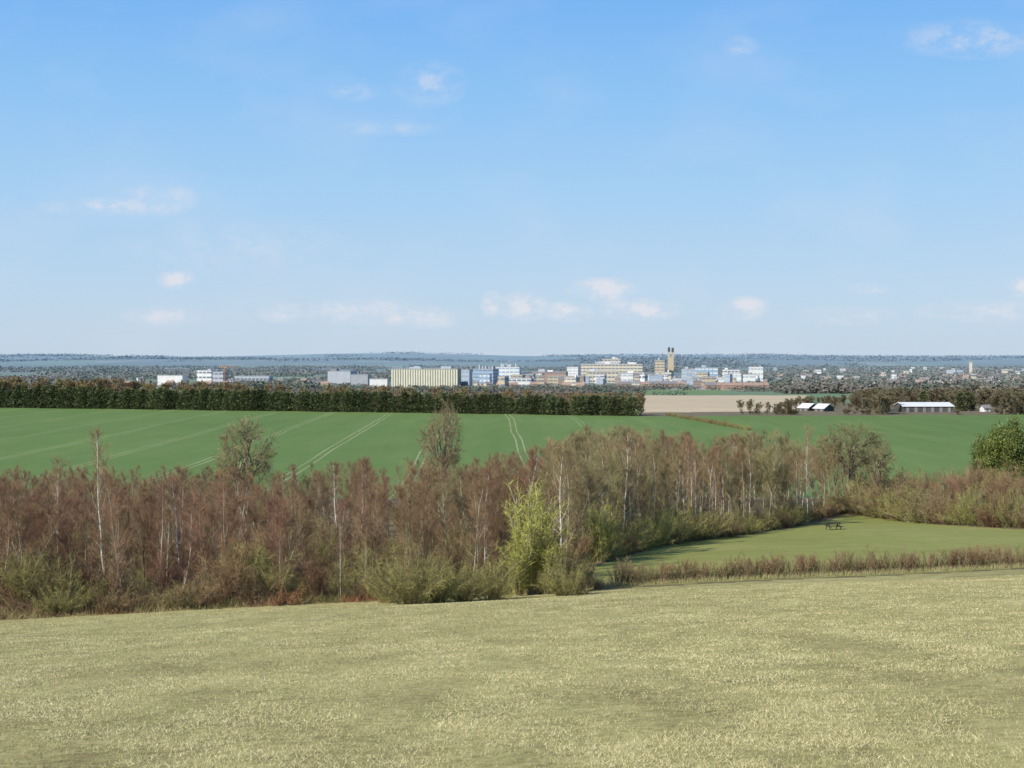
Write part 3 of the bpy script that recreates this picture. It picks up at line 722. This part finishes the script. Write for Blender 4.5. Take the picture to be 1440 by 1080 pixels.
for i in range(22): house(random.uniform(140,460),random.uniform(2000,3200),random.uniform(-.4,.6))
for i in range(12): house(random.uniform(640,830),random.uniform(1900,2200),random.uniform(-.4,.6))
def barn(label,px0,px1,y,hw,hr,d,wm,rm,rot=0.,doors=3):
    w=(px1-px0)/F*y;xc=at((px0+px1)/2,y)
    o=thing('barn',label,'barn',(xc,y,float(H(xc,y))-.1),rot)
    V_,Fw,Vr,Fr=gable(w,d,hw,hr,.5)
    addobj('wall',pymesh('wall',V_,Fw,wm),o);addobj('roof',pymesh('roof',Vr,Fr,rm),o)
    for k in range(doors):
        addobj('door',MB().box(-w/2+w*(k+.5)/doors,-d/2-.08,hw*.42,w/doors*.36,.12,hw*.84).mesh('door',m_slate),o)
barn('long dark barn with a white metal roof',1264,1334,640,2.6,1.5,14,m_barnwall,m_wroof,.03,6)
barn('low shed with bright white roof',1129,1145,655,1.4,1.8,9,m_barnwall,m_wroof,-.75,2)
barn('low shed with bright white roof',1151,1167,648,1.4,1.8,9,m_barnwall,m_wroof,-.75,2)
barn('small white cottage by the field',1381,1390,640,1.8,1.1,4,m_white,m_slate,.2,1)
# ------------------------------------------------------------- picnic table
mw=pmat('dark_weathered_wood',(.055,.048,.04),(.025,.022,.02),6.)
x,y,z=hit(1172,745)
o=thing('picnic_table','dark weathered wooden picnic table on the meadow','picnic table',(x,y,z),.15,(1.,1.,1.))
q=MB()
for k in range(5): q.box(0,-.32+.16*k,.75,1.8,.145,.04)
addobj('table_top',q.mesh('table_top',mw),o)
for sgn in(-1,1):
    q=MB()
    for k in(0,1): q.box(0,sgn*(.66+.15*k),.45,1.8,.14,.04)
    addobj('seat',q.mesh('seat',mw),o)
for sx_ in(-.62,.62):
    for sgn in(-1,1):
        r=mathutils.Matrix.Rotation(sgn*.52,3,'X')
        addobj('leg',MB().box(sx_,sgn*.46,.37,.05,.1,.86,0,r).mesh('leg',mw),o)
    addobj('crossbeam',MB().box(sx_+.05,0,.40,.045,1.62,.09).box(sx_+.05,0,.70,.045,.72,.07).mesh('crossbeam',mw),o)
# ------------------------------------------------------------- grass, undergrowth
R=np.random.default_rng(9);n=640000
y=9*(90/9.)**(R.random(n)**.88);x=R.uniform(-.41,.41,n)*(y+1.5)
k=y<LINE(x)-.2;x=x[k];y=y[k];n=len(x)
pn=fbm(x/.5,y/.5,80,4);pb=fbm(x/1.5,y/4.,85,5)
near=1-sstep(14,45,y)
keep=R.random(n)<np.clip(.5+(pb-.41)*3.,.4,1)+(1-near)*.5
x=x[keep];y=y[keep];pn=pn[keep];pb=pb[keep];near=near[keep];n=len(x)
hh=R.uniform(.018,.042,n)*(.4+1.2*pn)*(1+.15*near)
Pg=np.stack([x,y,H(x,y)-.005],-1)
D=np.stack([R.normal(size=n)*.7,R.normal(size=n)*.7,np.full(n,.6)],-1)
straw=np.array([.71,.635,.375]);grn=np.array([.40,.39,.165]);brn=np.array([.33,.26,.14])
f=np.clip((pn-.47)*1.5+R.normal(size=n)*.32+.44+.10*near+(pb-.47)*1.3,0,1)[:,None]
cc=grn*(1-f)+straw*f;bsel=(R.random(n)<np.clip(.12+(.48-pb)*2.2*(.25+near),0,.7))[:,None];cc=np.where(bsel,brn,cc)*R.uniform(.78,1.12,(n,1))
Vg,Fg=twigs(Pg,D,hh*1.2,np.maximum(.0046,.00038*y)*R.uniform(.7,1.4,n),R)
o=addobj('grass',npmesh('grass',Vg,Fg,attrmat('grass_blades'),col=np.repeat(cc,3,axis=0)));o['kind']='stuff';o['label']='short dry straw-coloured grass on the slope';o['category']='grass'
n=120000
x=R.uniform(-46,6,n);y=LINE(x)+R.random(n)**1.6*45-.3
hh=R.uniform(.15,1.,n)*np.clip((y-LINE(x))+.25,.2,1.1)
D=np.stack([R.normal(size=n)*.5,R.normal(size=n)*.5,np.full(n,.7)],-1)
pal=np.array([(.36,.25,.14),(.28,.19,.10),(.44,.36,.17),(.26,.24,.10),(.38,.20,.10)])*.85
cc=pal[np.clip((fbm(x/3,y/3,90,3)*7.5-1).astype(int),0,4)]*R.uniform(.7,1.2,(n,1))
V1,F1=twigs(np.stack([x,y,H(x,y)-.02],-1),D,hh,.03,R)
n2=24000;x=R.uniform(5.5,64,n2);y=LINE(x)+2.3+R.random(n2)*3.4
hh=R.uniform(.12,.5,n2)
pal=np.array([(.46,.40,.23),(.34,.28,.16),(.36,.36,.14)])
c2=pal[R.integers(0,3,n2)]*R.uniform(.7,1.2,(n2,1))
V2,F2=twigs(np.stack([x,y,H(x,y)-.02],-1),np.stack([R.normal(size=n2)*.3,R.normal(size=n2)*.3,np.full(n2,.8)],-1),hh,.03,R)
o=addobj('undergrowth',npmesh('undergrowth',np.concatenate([V1,V2]),np.concatenate([F1,F2+len(V1)]),attrmat('undergrowth_mat'),col=np.concatenate([np.repeat(cc,3,axis=0),np.repeat(c2,3,axis=0)])));o['kind']='stuff';o['label']='dead grass and brambles under the trees';o['category']='undergrowth'
# ------------------------------------------------------------- sky
az=math.radians(229);el=math.radians(36)
wd=bpy.data.worlds.new('World');scene.world=wd;wd.use_nodes=True
N=wd.node_tree.nodes;L=wd.node_tree.links;bg=N['Background'];bg.inputs[1].default_value=.1
sk=N.new('ShaderNodeTexSky');sk.sky_type='NISHITA';sk.sun_disc=False;sk.sun_elevation=el;sk.sun_rotation=az;sk.altitude=50;sk.air_density=1.;sk.dust_density=.4;sk.ozone_density=2.
tc=N.new('ShaderNodeTexCoord');sp=N.new('ShaderNodeSeparateXYZ');L.new(tc.outputs['Generated'],sp.inputs[0])
def W(op,a,b=None,c=None): return M(op,a,b,c,N=N,L=L)
rr=N.new('ShaderNodeValToRGB');e=rr.color_ramp.elements
e[0].position=0;e[0].color=(.54,.665,.80,1);e[1].position=1;e[1].color=(.07,.22,.58,1)
for p,c in((.04,(.51,.675,.85)),(.11,(.39,.635,.91)),(.18,(.28,.56,.925)),(.245,(.195,.475,.92)),(.4,(.12,.33,.72))):
    q=e.new(p);q.color=(*c,1)
L.new(sp.outputs[2],rr.inputs[0])
sc=N.new('ShaderNodeVectorMath');sc.operation='SCALE';sc.inputs['Scale'].default_value=10.;L.new(rr.outputs[0],sc.inputs[0])
tf_=N.new('ShaderNodeMapRange');tf_.inputs[1].default_value=.35;tf_.inputs[2].default_value=.7;tf_.inputs[3].default_value=.93;tf_.inputs[4].default_value=.3;L.new(sp.outputs[2],tf_.inputs[0])
m0=N.new('ShaderNodeMix');m0.data_type='RGBA';L.new(tf_.outputs[0],m0.inputs[0]);L.new(sk.outputs[0],m0.inputs[6]);L.new(sc.outputs[0],m0.inputs[7])
yy_=W('MAXIMUM',sp.outputs[1],.05)
u=W('DIVIDE',sp.outputs[0],yy_);v=W('DIVIDE',sp.outputs[2],yy_)
cmb=N.new('ShaderNodeCombineXYZ');L.new(u,cmb.inputs[0]);L.new(v,cmb.inputs[1])
mp=N.new('ShaderNodeMapping');mp.inputs['Scale'].default_value=(1,1.7,1);L.new(cmb.outputs[0],mp.inputs[0])
n1=N.new('ShaderNodeTexNoise');n1.inputs['Scale'].default_value=50;n1.inputs['Detail'].default_value=6;n1.inputs['Roughness'].default_value=.62;L.new(mp.outputs[0],n1.inputs['Vector'])
n2_=N.new('ShaderNodeTexNoise');n2_.inputs['Scale'].default_value=9;n2_.inputs['Detail'].default_value=3;L.new(mp.outputs[0],n2_.inputs['Vector'])
clouds=[(222,280,48,18,.5),(160,290,90,11,.42),(250,392,24,13,.8),(605,118,44,26,.3),(497,125,32,14,.26),(545,180,65,10,.22),(1040,65,24,12,.26),
(1370,55,95,22,.36),(737,432,30,17,1.1),(692,428,14,15,.95),(847,408,42,14,1.05),(800,438,30,12,.95),(900,435,48,13,.95),(500,438,75,14,.65),(590,446,60,13,.65),(400,440,32,12,.55),
(1048,433,30,13,.95),(1220,406,24,7,.6),(1436,403,16,11,.9),(1190,444,60,11,.5),(1380,438,80,13,.45),(235,445,50,11,.5),(330,350,150,35,.18)]
tot=None
for px,py,a,b,s in clouds:
    uc,vc=ray(px,py)
    vm=N.new('ShaderNodeVectorMath');vm.operation='MULTIPLY_ADD'
    L.new(cmb.outputs[0],vm.inputs[0]);A=F/(a*1.35);B=F/(b*1.45);vm.inputs[1].default_value=(A,B,0);vm.inputs[2].default_value=(-uc*A,-vc*B,0)
    ln=N.new('ShaderNodeVectorMath');ln.operation='LENGTH';L.new(vm.outputs[0],ln.inputs[0])
    t=W('MULTIPLY_ADD',ln.outputs['Value'],-s*1.7,s*1.7)
    tot=t if tot is None else W('MAXIMUM',tot,t)
tot=W('MAXIMUM',tot,0.)
shp=N.new('ShaderNodeMapRange');shp.interpolation_type='SMOOTHSTEP';shp.inputs[1].default_value=.38;shp.inputs[2].default_value=.66;L.new(n1.outputs[0],shp.inputs[0])
cl=W('MULTIPLY',tot,W('MULTIPLY_ADD',shp.outputs[0],.9,.14))
veil=N.new('ShaderNodeMapRange');veil.inputs[1].default_value=.48;veil.inputs[2].default_value=.8;veil.inputs[4].default_value=.18;L.new(n2_.outputs[0],veil.inputs[0])
cl=W('MINIMUM',W('ADD',cl,veil.outputs[0]),.8)
front=W('GREATER_THAN',sp.outputs[1],.06);cl=W('MULTIPLY',cl,front)
mc=N.new('ShaderNodeMix');mc.data_type='RGBA';L.new(cl,mc.inputs[0]);L.new(m0.outputs[2],mc.inputs[6]);mc.inputs[7].default_value=(7.7,7.75,8.35,1)
L.new(mc.outputs[2],bg.inputs[0])
sd=bpy.data.lights.new('sun','SUN');sd.energy=5.0;sd.angle=math.radians(.5);sd.color=(1,.93,.82)
so=bpy.data.objects.new('sun',sd);COL.objects.link(so)
ds=Vector((math.sin(az)*math.cos(el),math.cos(az)*math.cos(el),math.sin(el)));so.rotation_euler=ds.to_track_quat('Z','Y').to_euler()
scene.view_settings.view_transform='Standard';scene.view_settings.look='None';scene.view_settings.exposure=0
cd=bpy.data.cameras.new('camera');cd.sensor_width=36;cd.lens=F/1440*36;cd.clip_end=60000;cd.clip_start=.1
co=bpy.data.objects.new('camera',cd);COL.objects.link(co);co.rotation_euler=(math.pi/2-PITCH,0,0);scene.camera=co
print('picnic',hit(1172,744),len(pts))
